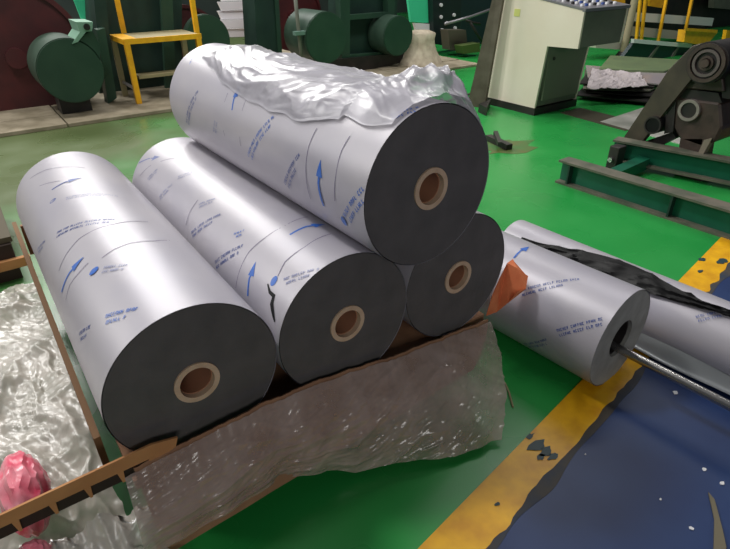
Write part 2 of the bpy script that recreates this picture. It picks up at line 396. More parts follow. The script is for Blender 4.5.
# crumpled clear film lying over the top roll
def wrapD(u, v):
    y = .012 + u * 1.02                                   # along the roll
    low = 121 + 24 * math.sin(u * 3.0 + .2) * (1 if u > .15 else .7) + 6 * noise.noise(Vector((u * 9, 1, 0)))
    a = math.radians(28 + (low - 28) * v)
    edge = min(1, v * 6, (1 - v) * 10, u * 8 + .35, (1 - u) * 8)
    x = a * RR; f1 = fold(y, x, 3.2, 9, .3, 3); f2 = fold(y + x * .7, x, 5, 16, 5, 2)
    h = .004 + (.006 + .013 * f1 + .003 * f2) * max(.12, edge)
    t = math.exp(-((u - .09) / .075) ** 2) * math.exp(-((math.degrees(a) - 62) / 24) ** 2)
    h += t * (.03 + .05 * fold(y, x, 14, 10, 2, 2))
    h += .010 * math.exp(-((v - .8) / .1) ** 2) * math.exp(-((u - .5) / .3) ** 2)
    r = RR + h
    return (r * math.cos(a), y, RR + r * math.sin(a))
bm = B(); sheet(bm, wrapD, 190, 90)
bmesh.ops.transform(bm, matrix=rd.matrix_basis, verts=bm.verts)
obj('plastic_wrap', bm, M_wrapD, label='crumpled clear plastic film draped over the top roll', cat='plastic film', smooth=True)

# ---------------------------------------------------------------- carton tray and pallet under the rolls
ct = root('carton_tray', (.58, 1.55, .14), 'brown carton tray holding the bottom row of rolls, front flap folded down', 'carton')
boxobj('base', (.05, .905, .205), (1.10, 2.27, .2305), M_carton, ct)
bm = B(); prism(bm, [(.008, .96, .20), (.008, 2.24, .20), (.008, 2.24, .34), (.008, 1.0, .30)], (.014, 0, 0)); obj('side_wall', bm, M_wood, ct)
bm = B(); prism(bm, [(1.10, .96, .20), (1.10, 2.24, .20), (1.10, 2.24, .27), (1.10, 1.0, .24)], (.014, 0, 0)); obj('side_wall', bm, M_carton, ct)
bm = B(); box(bm, (.03, 2.235, .2), (1.10, 2.25, .32)); obj('end_wall', bm, M_carton, ct)
def fl_top(x):
    T = [(.0, .290), (.06, .294), (.34, .307), (.475, .300), (.75, .260), (1.09, .230), (1.3, .22)]
    for (a, A), (b, Bv) in zip(T, T[1:]):
        if x <= b: z = A + (Bv - A) * (x - a) / (b - a); break
    return Vector((x, .880 + .004 * noise.noise(Vector((x * 9, 0, 1))), z + .004 * noise.noise(Vector((x * 22, 0, 8))) + .003 * noise.noise(Vector((x * 70, 0, 3)))))
bm = B()
def flap(u, v):
    x = .055 + 1.03 * u; t = fl_top(x) + Vector((0, 0, .002)); b = Vector((x * .93 + .01, .815 + .045 * u, .085)); p = t.lerp(b, v)
    p.y -= .012 * math.sin(v * PI); return p + Vector((0, .003 * noise.noise(Vector((u * 8, v * 3, 0))), 0))
sheet(bm, flap, 110, 12); bm.normal_update(); bmesh.ops.solidify(bm, geom=bm.faces[:], thickness=.006); obj('front_flap', bm, M_carton, ct)
pt = root('pallet', (.6, 1.55, 0), 'low wooden pallet under the carton tray, almost hidden', 'pallet')
for i in range(7): boxobj('deck_board', (.06, .98 + i * .19, .183), (1.15, 1.10 + i * .19, .204), M_wood, pt)
for x in (.08, .56, 1.04): boxobj('runner', (x, .98, 0), (x + .09, 2.24, .183), M_wood, pt)
# stretch film over the front flap, spilling to the floor at its right
bm = B()
def wrapF(u, v):
    x = .035 + 1.055 * u; t = fl_top(x) + Vector((0, -.008, -.004))
    yb = [(0, .79), (.3, .83), (.42, .82), (.6, .765), (.8, .69), (1, .655)]; zb = [(0, .13), (.3, .10), (.42, .06), (.5, .02), (1, .012)]; xb = [(0, .02), (.42, .46), (.6, .63), (1, .93)]
    def ip(T, q):
        for (a, A), (b, Bv) in zip(T, T[1:]):
            if q <= b: return A + (Bv - A) * (q - a) / (b - a)
        return T[-1][1]
    b = Vector((ip(xb, u), ip(yb, u) + .012 * noise.noise(Vector((u * 14, 0, 5))), ip(zb, u)))
    p = t.lerp(b, v); p.y -= .03 * math.sin(v * PI) * (.6 + .5 * u); p.z += .0
    q = v * .3 + x * .10
    c = fold(x, q, 4, 14, 2., 2) + .5 * fold(x, q + x * .5, 12, 44, 7., 3)
    amp = .0065 * min(1, v * 6 + .15) * (1 + .8 * u)
    return p + Vector((0, -.75, .6)) * (c * amp + .004)
sheet(bm, wrapF, 240, 80)
for v_ in bm.verts: v_.co.z = max(v_.co.z, .006)
obj('stretch_wrap', bm, M_wrap, label='wrinkled clear stretch film over the front carton flap, trailing onto the floor', cat='plastic film', smooth=True)
# notched board strip projecting left from the tray front
x0, x1 = -.58, .098; ys_ = .874
zt = lambda x: .337 + .02 * (x - .1)
def pr(bm, q, y=ys_, t=.005): prism(bm, [(a, y, b) for a, b in q], (0, t, 0))
bm = B()
pr(bm, [(x0, .303), (x0, zt(x0)), (x1, zt(x1)), (x1, .303)]); pr(bm, [(x1, .290), (x1, zt(x1)), (.150, .325), (.142, .302)])
x = x1
while x > x0 + .05:
    pr(bm, [(x - .012, .3035), (x, .3035), (x - .002, .274), (x - .007, .274)]); x -= .061
st = root('notched_strip', (-.2, .876, .27), 'tan board strip with square notches along its lower edge, beside the plastic heap', 'board')
obj('notched_face', bm, M_kraft, st)
boxobj('backing_board', (x0, ys_ + .0055, .272), (.09, ys_ + .017, .312), M_dkboard, st)

# clear plastic heap at the left
bm = B()
def heap(u, v):
    x = -.75 + .765 * u; y = .90 + 1.45 * v
    e = min(1, (1 - u) * 12 + .55, u * 6); ey = min(1, v * 4 + .3, (1 - v) * 5)
    h = (.09 + .10 * v * (1 - v) * 4 * .6) * min(1, ey) + .05 * fold(x, y, 6, 2.2, 0, 2) + .011 * fold(x + y * .6, y, 26, 12, 2, 3)
    if u > .9: x += .012 * crum((x, y, 5), 9, 2)
    return (x, y, max(.012, h))
sheet(bm, heap, 150, 240)
obj('plastic_heap', bm, M_pile, label='heap of crumpled clear plastic on the floor left of the tray', cat='plastic film', smooth=True)
bm = B()
def heap2(u, v):
    x = -.42 + .50 * u + .02 * math.sin(v * 9); y0 = .80 + .07 * noise.noise(Vector((u * 5, 0, 0))) - .0 * u
    y = y0 - .04 + (.868 - y0 + .04) * v
    h = .02 + .13 * v ** .8 * (1 - .25 * u) + .03 * fold(x + y * .5, y, 12, 7, 1, 3)
    return (x, y, min(.268, max(.008, h * 1.5)))
sheet(bm, heap2, 110, 50)
obj('plastic_heap', bm, M_pile, label='crumpled clear plastic spilling out in front of the notched strip', cat='plastic film', smooth=True)
def blob(name, c, r, m, label, cat, amp=.16, s=12, sub=4):
    bm = B(); bmesh.ops.create_icosphere(bm, subdivisions=sub, radius=1)
    for v in bm.verts:
        k = 1 + amp * crum(v.co, s / 6, 3); v.co = Vector((v.co.x * r[0] * k, v.co.y * r[1] * k, v.co.z * r[2] * k))
        v.co += Vector(c)
    return obj(name, bm, m, label=label, cat=cat, smooth=30)
p = fl(24, 480, .2); blob('pink_film', (p.x, 1.02, .22), (.045, .10, .07), M_pink, 'scrap of pink plastic film among the clear plastic behind the notched strip', 'plastic film')
p = fl(32, 520, .1); blob('pink_film', (p.x + .01, .845, .235), (.028, .02, .03), M_pink, 'small bit of pink film poking out below the notched strip', 'plastic film')

# dark crate behind the tray, left edge of the picture
cr = root('wooden_crate', (-.35, 2.75, 0), 'dark brown wooden crate with a light plank edge at the left behind the first roll', 'crate')
boxobj('body', (-1.2, 2.48, 0), (-.02, 3.2, .16), M_dkboard, cr)
boxobj('plank', (-1.2, 2.455, .06), (.03, 2.478, .10), M_kraft, cr)
boxobj('lid', (-1.22, 2.50, .162), (-.01, 3.22, .185), mat('weathered_lid', (84, 76, 58), .8), cr)

# orange torn paper between the stack and the loose rolls
bm = B(); a = fl(487, 316, .20); b_ = fl(530, 290, .30); c_ = fl(514, 258, .36); d_ = fl(492, 282, .34)
P = [(486, 316, .2), (492, 296, .28), (500, 278, .33), (507, 264, .35), (513, 260, .355), (517, 269, .345), (528, 277, .325), (526, 289, .30), (517, 293, .29), (508, 303, .24), (497, 312, .2)]
prism(bm, [fl(*p) for p in P], (.001, .001, .003)); bmesh.ops.triangulate(bm, faces=bm.faces[:])
obj('torn_paper', bm, M_torn, label='torn piece of orange-brown paper tucked between stack and loose roll', cat='paper')

# ---------------------------------------------------------------- loose rolls on the floor at the right
E_R = .165
re_, Re = make_roll('loose roll on the floor with a steel shaft through its hollow end', (1.4164, .6266, E_R), math.radians(-4.04), 'loose part-used rolls on the floor', E_R, .62, .062, seed=20)
for c in list(re_.children):
    if c.name.startswith('core_tube') or c.name.startswith('core_liner'):
        for g in list(c.children): bpy.data.objects.remove(g)
        bpy.data.objects.remove(c)
    elif c.name.startswith('end_face'): c.data.materials[0] = mat('grey_roll_end', (150, 150, 144), .7, rgb2=(132, 132, 126), scale=16)
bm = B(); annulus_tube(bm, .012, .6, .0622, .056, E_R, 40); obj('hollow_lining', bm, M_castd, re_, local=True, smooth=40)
arrow(Re, re_, (514, 258), (529, 247), M_ink)
text(Re, re_, (521, 293), (580, 281), 2, .0105, M_inkdark); text(Re, re_, (558, 333), (604, 321), 2, .0105, M_inkdark); text(Re, re_, (526, 345), (548, 341), 2, .009, M_inkdark)
bm = B(); ax = Vector((math.sin(math.radians(-4.04)), math.cos(math.radians(-4.04)), 0)); c0 = Vector((1.4164, .6266, .132)) 
cyl(bm, c0 + ax * .25, c0 - ax * .95 + Vector((.0, 0, -.02)), .0135, seg=20); obj('steel_shaft', bm, M_steel, label='long bright steel shaft sticking out of the loose roll', cat='shaft', smooth=40)

F_R = .115
F0 = Vector((1.80, -.55, 0))
rf = root('film_roll', F0, 'half-unrolled loose roll with black torn film along its top, at the right edge', 'roll', 'loose part-used rolls on the floor', math.radians(2.5))
FL = 1.86
bm = B()
def fbody(u, v):
    y = FL * v; a = math.radians(-60 + 300 * u); r = F_R * (1 + .02 * noise.noise(Vector((u * 4, v * 4, 0)))) * (1 - .12 * u)
    z = F_R * .98 + r * math.sin(a)
    return (r * 1.05 * math.cos(a), y, max(.004, z))
sheet(bm, fbody, 60, 40); bm.normal_update(); bmesh.ops.solidify(bm, geom=bm.faces[:], thickness=.004); obj('film_sheet', bm, M_filmw, rf, local=True, smooth=40)
bm = B()
def ftail(u, v):
    y = FL * .86 * v; x = -.07 - .08 * u - .02 * noise.noise(Vector((v * 5, 0, 0))); z = .075 * (1 - u) ** 2 + .012 * u + .012 + .01 * math.sin(u * 7)
    return (x, y, z)
sheet(bm, ftail, 16, 40); bm.normal_update(); bmesh.ops.solidify(bm, geom=bm.faces[:], thickness=.002); obj('steel_tail', bm, mat('shiny_sheet', (168, 172, 174), .3, metal=.6), rf, local=True, smooth=40)
bm = B()
def fblack(u, v):
    y = FL * (.05 + .9 * v); a = math.radians(70 + 68 * v + 60 * (u - .5) * (.13 + .85 * math.exp(-((v - .80) / .15) ** 2)) + 12 * noise.noise(Vector((v * 6, 0, 3))))
    r = F_R + .004 + .02 * max(0, crum((u * .3, v * 1.6, 9), 8, 3)) * min(1, v * 4)
    return (r * math.cos(a), y, F_R + r * math.sin(a))
sheet(bm, fblack, 18, 120); obj('black_film', bm, M_black, rf, local=True, smooth=30)
fR = OnRoll(rf, F_R, FL)
text(fR, rf, (697, 319), (728, 313), 2, .010, M_inkdark); text(fR, rf, (656, 287), (671, 284), 2, .009, M_inkpale); logo(fR, rf, (647, 286), M_ink)

# white paper scraps and a straw on the floor
SPL = {675: 'largest white paper scrap, in front of the steel shaft', 704: 'white scrap on the blue floor above the wood sliver', 722: 'white scrap at the right edge beside the wood sliver', 691: 'white scrap on the blue floor left of the wood sliver', 660: 'tiny pale scrap alone in the middle of the blue floor', 585: 'tiny pale scrap beside the yellow line'}
for i, (u, v, r) in enumerate([(675, 393, .012), (704, 470, .008), (722, 484, .009), (691, 529, .008), (660, 500, .005), (585, 455, .004)]):
    p = fl(u, v); bm = B(); patch(bm, p, r, .004, 40 + i, 7, .7); bm.normal_update(); bmesh.ops.solidify(bm, geom=bm.faces[:], thickness=.002)
    obj('paper_scrap', bm, M_white, label=SPL[u], cat='scrap', group='white scraps on the blue floor')
bm = B(); tube(bm, [fl(505, 383, .004), fl(509, 392, .006), fl(513, 407, .004)], .003, 6); obj('straw', bm, M_tread, label='short pale straw lying on the dark green floor', cat='scrap')
bm = B(); q = [fl(708, 493, .003), fl(714, 500, .003), fl(722, 530, .003), fl(726, 549, .003), fl(713, 560, .003), fl(714, 520, .003)]; prism(bm, q, (0, 0, .004))
obj('wood_chip', bm, mat('grey_brown_chip', (112, 104, 84), .7), label='pointed grey-brown sliver of wood at the lower right on blue floor', cat='scrap')

# ---------------------------------------------------------------- console cabinet
S0, N0 = 3.91, 2.93
cs = root('control_console', (S0, N0, 0), 'cream control console with a sloping button panel and dark plinth', 'console')
W = .56
P = lambda n, z: (S0, n, z)
side = [P(2.65, .565), P(2.93, .555), P(2.965, .06), P(3.56, .06), P(3.56, 1.12), P(3.42, 1.12), P(3.10, .885), P(2.65, .825)]
bm = B(); prism(bm, side, (.02, 0, 0)); obj('side_panel', bm, M_cream, cs, label='cream side panel')
bm = B(); prism(bm, [(S0 + W, y, z) for _, y, z in side], (.02, 0, 0)); obj('side_panel', bm, M_cream, cs, label='cream side panel')
bm = B(); prism(bm, [(S0 + .02, 2.655, .57), (S0 + .02, 2.93, .56), (S0 + .02, 2.97, .07), (S0 + .02, 3.55, .07), (S0 + .02, 3.55, 1.11), (S0 + .02, 3.42, 1.11), (S0 + .02, 3.10, .875), (S0 + .02, 2.655, .815)], (W - .02, 0, 0)); obj('body', bm, M_cgrey, cs)
bm = B(); box(bm, (S0 - .002, 2.64, .82), (S0 + W + .024, 2.665, .842)); 
prism(bm, [(S0 - .004, 2.64, .826), (S0 - .004, 3.10, .888), (S0 - .004, 3.10, .90), (S0 - .004, 2.64, .842)], (W + .03, 0, 0)); ds = obj('desk_top', bm, M_cedge, cs)
for r in range(4):
    for k in range(9):
        y = 2.72 + r * .085; z = .842 + (y - 2.64) * .126; x = S0 + .06 + k * .053
        bm = B(); cyl(bm, (x, y, z), (x, y, z + .016), .014, .012, seg=10)
        obj('button', bm, (M_white, M_inkdark, M_white, M_castd)[(r * 3 + k * 5) % 4], ds)
bm = B(); prism(bm, [(S0 + .03, 3.12, .902), (S0 + .03, 3.40, 1.105), (S0 + .03, 3.41, 1.115), (S0 + .03, 3.11, .91)], (W - .04, 0, 0)); obj('rear_panel', bm, M_cgrey, cs)
boxobj('plinth', (S0 - .004, 2.955, 0), (S0 + W + .02, 3.55, .06), M_castd, cs)
bm = B(); box(bm, (S0 + .05, 2.936, .12), (S0 + W - .03, 2.956, .53), .004); dr = obj('door', bm, mat('console_door', (104, 108, 92), .5), cs)
bm = B(); cyl(bm, (S0 + .12, 2.93, .45), (S0 + .12, 2.937, .45), .014, seg=12); obj('lock', bm, M_castd, dr)
bm = B(); q = ats(517, 13, S0 - .002); box(bm, (S0 - .003, q.y - .03, q.z - .025), (S0, q.y + .03, q.z + .03)); obj('sticker', bm, mat('yellow_sticker', (206, 206, 120), .6), cs)

# leaning board and bits between rolls and console
bm = B(); b0 = fl(467, 106, 0); b1 = fl(484, 108, 0); t0 = ats(499, -30, 3.8); t1 = ats(506, -30, 3.8)
prism(bm, [b0, b1, Vector((3.82, t1.y, t1.z)), Vector((3.80, t0.y, t0.z))], (.035, .01, 0)); obj('leaning_board', bm, mat('brown_board', (84, 74, 62), .7, rgb2=(104, 94, 82), scale=8), label='tall narrow brown board leaning against the cream console', cat='board')
bm = B(); b0 = fl(478, 112, 0); b1 = fl(490, 107, 0); prism(bm, [b0, fl(486, 116, 0), b1], (0, 0, .07)); obj('rubber_foot', bm, M_castd, label='dark block on the floor at the console corner', cat='block')
bm = B(); tube(bm, [fl(442, 103, .02), fl(470, 94, .03)], .012); obj('pipe', bm, M_cgrey, label='short grey pipe on the green floor left of the leaning board', cat='pipe', smooth=True)

bm = B(); patch(bm, fl(508, 147), .30, .0012, 77, 20, .55); bm.normal_update(); bmesh.ops.solidify(bm, geom=bm.faces[:], thickness=.001); obj('oil_stain', bm, mat('brown_stain', (92, 96, 46), .5, rgb2=(60, 110, 50), scale=8), label='brown oily stain on the green floor behind the top roll', cat='stain')
bm = B(); a = fl(488, 140, .0); b_ = fl(509, 150, .0); bar(bm, a + Vector((0, 0, .02)), b_ + Vector((0, 0, .02)), .05, .04); bar(bm, a + Vector((.05, -.02, .05)), b_ + Vector((-.08, .02, .05)), .03, .03); obj('dark_bracket', bm, M_castd, label='small dark metal bracket lying on the oily stain', cat='tool')

# ---------------------------------------------------------------- green steel base frame with motor and gearbox
def ibeam(name, p0, p1, h, w, label, stiff):
    p0 = Vector(p0); p1 = Vector(p1); rt = root(name, (p0 + p1) / 2 * 1, label, 'beam', 'green steel beams under the drive'); 
    rt.location.z = 0; z0 = p0.z; up = (0, 0, 1); d = (p1 - p0).normalized(); sdv = Vector((d.y, -d.x, 0))
    Z = Vector((0, 0, 1))
    bm = B(); bar(bm, p0 + Z * (h - .006), p1 + Z * (h - .006), w, .012); obj('top_flange', bm, M_flange, rt)
    bm = B(); bar(bm, p0 + Z * .006, p1 + Z * .006, w, .012); obj('bottom_flange', bm, M_flange, rt)
    bm = B(); bar(bm, p0 + Z * h / 2, p1 + Z * h / 2, .01, h - .024); obj('web', bm, M_ibeam, rt)
    for t in stiff:
        q = p0.lerp(p1, t); bm = B(); 
        for sgn in (-1, 1):
            c = q + sdv * sgn * w * .25 + Z * h / 2; bar(bm, c - Z * (h / 2 - .012), c + Z * (h / 2 - .012), w * .46, .01, up=d)
        obj('stiffener', bm, M_gmd, rt)
    return rt
ibeam('steel_beam', (2.79, 1.85, 0), (2.87, -.6, 0), .14, .10, 'nearer green I-beam with stiffener plates lying on the floor', (.03, .275, .55))
ibeam('steel_beam', (3.33, 1.86, .03), (3.72, .2, .03), .135, .10, 'farther green I-beam carrying the gearbox', (.04, .5))
bm = B(); bar(bm, (2.86, 1.62, .05), (3.36, 1.66, .05), .07, .07); obj('cross_member', bm, M_ibeam, label='short green cross bar joining the two beams', cat='beam')
bk = root('end_bracket', (3.2, 1.8, 0), 'dark bracket bolted to the end of the farther beam', 'bracket')
q = fl(614, 160, .08); boxobj('plate', (q.x - .03, q.y - .035, .0), (q.x + .05, q.y + .03, .17), M_castd, bk, .006)
bm = B(); cyl(bm, (q.x - .05, q.y, .09), (q.x - .02, q.y, .09), .016, seg=8); obj('bolt', bm, M_steel, bk)

gd = root('gear_drive', (3.45, 1.35, 0), 'oily brown gearbox on a pedestal with a grey ring flange', 'gearbox')
S1 = 3.46                                              # plane of the face turned to the camera
a0 = ats(678, 190, S1); a1 = ats(700, 196, S1)
def quad(name, pts, m, S=S1, dx=.22, parent=gd, bev=0.):
    bm = B(); prism(bm, [Vector((S, *(ats(u, v, S).yz))) for u, v in pts], (dx, 0, 0)); 
    if bev: bmesh.ops.bevel(bm, geom=bm.edges[:], offset=bev, segments=1, affect='EDGES')
    return obj(name, bm, m, parent)
quad('pedestal', [(680, 138), (704, 138), (698, 160), (703, 197), (672, 190), (676, 165)], M_cast, dx=.16, bev=.006)
quad('housing', [(674, 97), (720, 103), (722, 128), (715, 142), (700, 147), (680, 140), (671, 125)], M_cast, dx=.26, bev=.012)
quad('cover', [(677, 88), (718, 93), (722, 103), (673, 97)], M_castd, S1 + .01, .25)
quad('rib', [(668, 100), (676, 99), (673, 132), (664, 134)], M_castd, S1 - .01, .1)
quad('stay', [(643, 142), (672, 132), (676, 138), (650, 151)], M_castd, S1 + .02, .06)
quad('brace', [(704, 140), (712, 138), (700, 160), (694, 162)], mat('pale_casting', (124, 116, 100), .6), S1 - .01, .05)
quad('motor_mount', [(676, 74), (722, 78), (724, 92), (678, 88)], M_cast, S1 + .0, .25, bev=.006)
q = ats(690, 110, S1)
def ringx(bm, c, r, w, t=.02, seg=28):
    n = [[bm.verts.new((c[0] + dx, c[1] + rr * math.cos(2 * PI * k / seg), c[2] + rr * math.sin(2 * PI * k / seg))) for k in range(seg)] for dx, rr in ((0, r), (0, r - w), (t, r - w), (t, r))]
    for i in range(4):
        for k in range(seg): bm.faces.new((n[i][k], n[i][(k + 1) % seg], n[(i + 1) % 4][(k + 1) % seg], n[(i + 1) % 4][k]))
px = mpp(q) * .95          # metres per pixel here
bm = B(); ringx(bm, (S1 - .02, q.y, q.z), 11 * px, 3 * px, .03); obj('ring_flange', bm, mat('worn_ring', (150, 140, 134), .4, metal=.4), gd, smooth=40)
bm = B(); cyl(bm, (S1 - .012, q.y, q.z), (S1 + .02, q.y, q.z), 8 * px, seg=24); obj('shaft_hole', bm, M_castd, gd, smooth=40)
q = ats(657, 124, S1); bm = B(); cyl(bm, (S1 - .05, q.y, q.z), (S1 + .06, q.y, q.z), 9.5 * px, seg=24); pc = obj('small_pulley', bm, M_black, gd, smooth=40)
bm = B(); ringx(bm, (S1 - .055, q.y, q.z), 9.5 * px, 1.6 * px, .02); obj('rim', bm, M_castd, pc, smooth=40)

gm = root('drive_motor', (3.5, 1.2, .8), 'large round motor pulley under a long slanting belt guard', 'motor')
q = ats(712, 62, S1); px *= .86
bm = B(); cyl(bm, (S1 - .06, q.y, q.z), (S1 + .26, q.y, q.z), 23 * px, seg=40); obj('motor_body', bm, M_castd, gm, smooth=40)
for i, (r, w_) in enumerate(((21, 4), (15, 3), (8, 2.5))):
    bm = B(); ringx(bm, (S1 - .075 + i * .002, q.y, q.z), r * px, w_ * px, .03, 36); obj('pulley_ring', bm, M_cast if i != 1 else mat('pulley_grey', (104, 94, 92), .4, metal=.3), gm, smooth=40)
bm = B(); cyl(bm, (S1 - .085, q.y, q.z), (S1 - .05, q.y, q.z), 4.5 * px, seg=20); obj('hub', bm, M_cast, gm, smooth=40)
S2 = S1 - .03
quad('belt_guard', [(692, 46), (706, 42), (716, 48), (706, 58), (692, 78), (666, 110), (640, 144), (629, 160), (612, 156), (624, 137), (650, 98), (668, 70)], mat('guard_brown', (74, 66, 52), .55, rgb2=(56, 49, 40), scale=9), S2 + .0, .05, gm, .004)
quad('terminal_box', [(721, 60), (736, 58), (738, 100), (722, 98)], M_castd, S1 + .02, .2, gm)
bm = B(); q = [ats(u, v, 3.9) for u, v in ((708, 42), (760, 35), (760, 120), (735, 125), (716, 118))]; prism(bm, q, (.25, 0, 0)); obj('machine_housing', bm, M_castd, label='dark machine housing behind the motor at the right edge', cat='machine')

# ---------------------------------------------------------------- things behind: sheet stack, box, rails
sk = root('sheet_stack', (5.3, 3.0, 0), 'untidy stack of dark sheets on a low skid behind the console', 'sheets')
random.seed(8)
for i in range(5):
    bm = B(); a, b_, c, d = fl(583, 98 - i * 2, .02), fl(655, 104 - i * 2.5, .02), fl(668, 84, .02), fl(592, 76, .02)
    j = lambda: Vector((random.uniform(-.08, .08), random.uniform(-.08, .08), 0)); z = .03 + i * .022
    prism(bm, [(p + j()).xy.to_3d() + Vector((0, 0, z)) for p in (a, b_, c, d)], (0, 0, .012))
    obj('metal_sheet', bm, (M_castd, M_castd, M_flange, M_castd, mat('glossy_sheet', (190, 180, 184), .25, metal=.5))[i], sk)
bm = B(); A4 = [fl(586, 90, .14), fl(648, 88, .14), fl(640, 74, .14), fl(592, 70, .14)]
def crs(u, v):
    p = A4[0].lerp(A4[1], u).lerp(A4[3].lerp(A4[2], u), v); return p + Vector((.03 * noise.noise(Vector((u * 3, v * 4, 1))), 0, .03 * fold(u, v, 3, 4, 2, 2)))
sheet(bm, crs, 24, 16); bm.normal_update(); bmesh.ops.solidify(bm, geom=bm.faces[:], thickness=.004); obj('bent_sheet', bm, mat('pale_sheet', (200, 190, 192), .35, metal=.2), sk, label='pale crumpled sheet on top')
boxobj('skid', (5.0, 2.9, 0), (5.5, 3.1, .03), M_castd, sk)
tb = root('work_table', (5.8, 3.6, 0), 'low dusty green table top behind the stack of sheets', 'table')
a, b_, c, d = (fl(598, 72, .12), fl(664, 74, .12), fl(690, 63, .12), fl(610, 58, .12))
bm = B(); prism(bm, [a, b_, c, d], (0, 0, .03)); obj('table_top', bm, mat('dusty_green', (104, 122, 84), .5, rgb2=(90, 106, 76), scale=4), tb)
for p in (a, b_, c, d):
    cc = (a + b_ + c + d) / 4; q = p.lerp(cc, .12); boxobj('leg', (q.x - .03, q.y - .03, 0), (q.x + .03, q.y + .03, .12), M_gmd, tb)
# dark slanted bins
bn = root('parts_bin', (6.5, 3.8, 0), 'dark green sloping bin with three dividers behind the table', 'bin')
NB = atn(650, 66, 1).y
def vq(name, pts, m, rt, n, dn=.05):
    bm = B(); prism(bm, [atn(u, v, n) for u, v in pts], (0, dn, 0)); return obj(name, bm, m, rt)
vq('slope_panel', [(616, 67), (636, 40), (712, 46), (706, 76), (664, 70)], mat('bin_black_green', (16, 40, 42), .4), bn, 3.9)
for u0, u1 in ((643, 660), (666, 680)):
    vq('divider', [(u0, 66), (u0 + 3, 66), (u1 + 2, 43), (u1, 43)], M_cgrey, bn, 3.89, .02)
vq('top_rail', [(634, 39), (692, 44), (692, 48), (634, 43)], M_white, bn, 3.88, .04)
# guard rail behind with white boards and yellow bars
gr = root('guard_rail', (7.5, 4.5, 0), 'yellow guard rail with two white boards in the upper right background', 'rail')
vq('white_board', [(632, 12), (714, 18), (712, 26), (630, 21)], M_white, gr, 4.6); vq('white_board', [(630, 26), (690, 32), (690, 40), (628, 36)], mat('dusty_white', (180, 174, 170), .5), gr, 4.6)
for u in ((643, 639), (648, 644), (671, 661), (697, 686)):
    bm = B(); bar(bm, atn(u[0], -25, 4.5), atn(u[1] - 3, 42, 4.5), .035, .035); obj('yellow_bar', bm, M_ysteel, gr)
vq('yellow_panel', [(602, -10), (626, -10), (624, 22), (616, 22), (616, 4), (602, 2)], M_ysteel, gr, 4.9, .04)
vq('yellow_panel', [(650, -12), (668, -12), (662, 8), (650, 6)], M_ysteel, gr, 4.9, .04)
yt = root('yellow_tray', (6.9, 3.8, .4), 'bright yellow steel tray above the dark bin', 'tray')
vq('tray_plate', [(686, 30), (718, 32), (706, 46), (684, 42)], M_ysteel, yt, 3.8, .10); vq('tray_lip', [(686, 28), (718, 30), (717, 33), (686, 31)], M_ysteel, yt, 3.78, .02)
vq('bracket', [(727, 30), (750, 32), (750, 42), (725, 41)], M_ysteel, yt, 3.8, .05)
wp = root('column', (5.9, 4.2, 0), 'dusty beige pipe column behind the console', 'column')
bm = B(); q0 = fl(622, 58, 0); q1 = atn(633, -30, q0.y); cyl(bm, q0, (q0.x, q0.y, q1.z + .4), .045, seg=16); obj('pipe_shaft', bm, mat('beige_pipe', (150, 140, 112), .6), wp, smooth=40)
bm = B(); cyl(bm, q0, q0 + Vector((0, 0, .08)), .11, .06, seg=16); obj('foot', bm, M_castd, wp, smooth=40)
bm = B(); prism(bm, [atn(u, v, 4.3) for u, v in ((596, 36), (622, 36), (624, 50), (596, 48))], (0, .2, 0)); obj('white_box', bm, mat('offwhite', (196, 190, 176), .6), label='off-white box under the console overhang in the background', cat='box')
vb = root('background_machine', (8, 6, 0), 'dark machine bed filling the upper right background', 'machine')
vq('bed', [(600, -30), (760, -30), (760, 40), (600, 30)], M_castd, vb, 5.2, .3); vq('upper_plate', [(716, -20), (760, -20), (760, 12), (714, 8)], M_cgrey, vb, 4.95, .1)
# floor plates beyond the beams; the pale one has a bright reflection painted in
bm = B(); prism(bm, [fl(600, 122), fl(700, 150), fl(735, 120), fl(655, 104)], (0, 0, .004)); obj('floor_plate', bm, mat('painted_reflection_plate', (200, 198, 190), .3, rgb2=(150, 152, 142), scale=3, metal=.2), label='pale plate on the floor behind the beams, a bright reflection in its colour', cat='plate')
bm = B(); prism(bm, [fl(560, 113), fl(625, 131), fl(650, 125), fl(580, 108)], (0, 0, .003)); obj('floor_plate', bm, mat('dark_brown_plate', (70, 66, 52), .45), label='narrow dark brown plate on the floor at the console foot', cat='plate')  # narrow strip in one dark brown tone

# ---------------------------------------------------------------- machines on the plinth, far left
def wheel(u, v, rpx, n, t, label, rim=True):
    c = atn(u, v, n); r = rpx * mpp(c) * .93; rt = root('red_wheel', (c.x, n + t / 2, max(0, c.z - r)), label, 'wheel', 'dark red machine wheels')
    bm = B(); cyl(bm, (c.x, n, c.z), (c.x, n + t, c.z), r, seg=64); obj('disc', bm, M_red, rt, smooth=40)
    bm = B(); annulus_tube(bm, n - .02, n + .002, r * 1.0, r * .93, 0, 64); bmesh.ops.translate(bm, vec=(c.x, 0, c.z), verts=bm.verts)
    obj('rim', bm, M_red, rt, smooth=40)
    bm = B(); cyl(bm, (c.x, n - .05, c.z), (c.x, n, c.z), r * .14, seg=24); obj('hub', bm, M_red, rt, smooth=40)
    return c, r
wheel(16, 58, 74, 5.75, .2, 'huge dark red wheel at the far left behind the green drum cover')
wheel(186, 52, 46, 6.6, .2, 'dark red wheel half hidden behind the yellow steps and top roll')
wheel(292, 15, 36, 6.3, .2, 'dark red wheel between the green posts in the middle background')
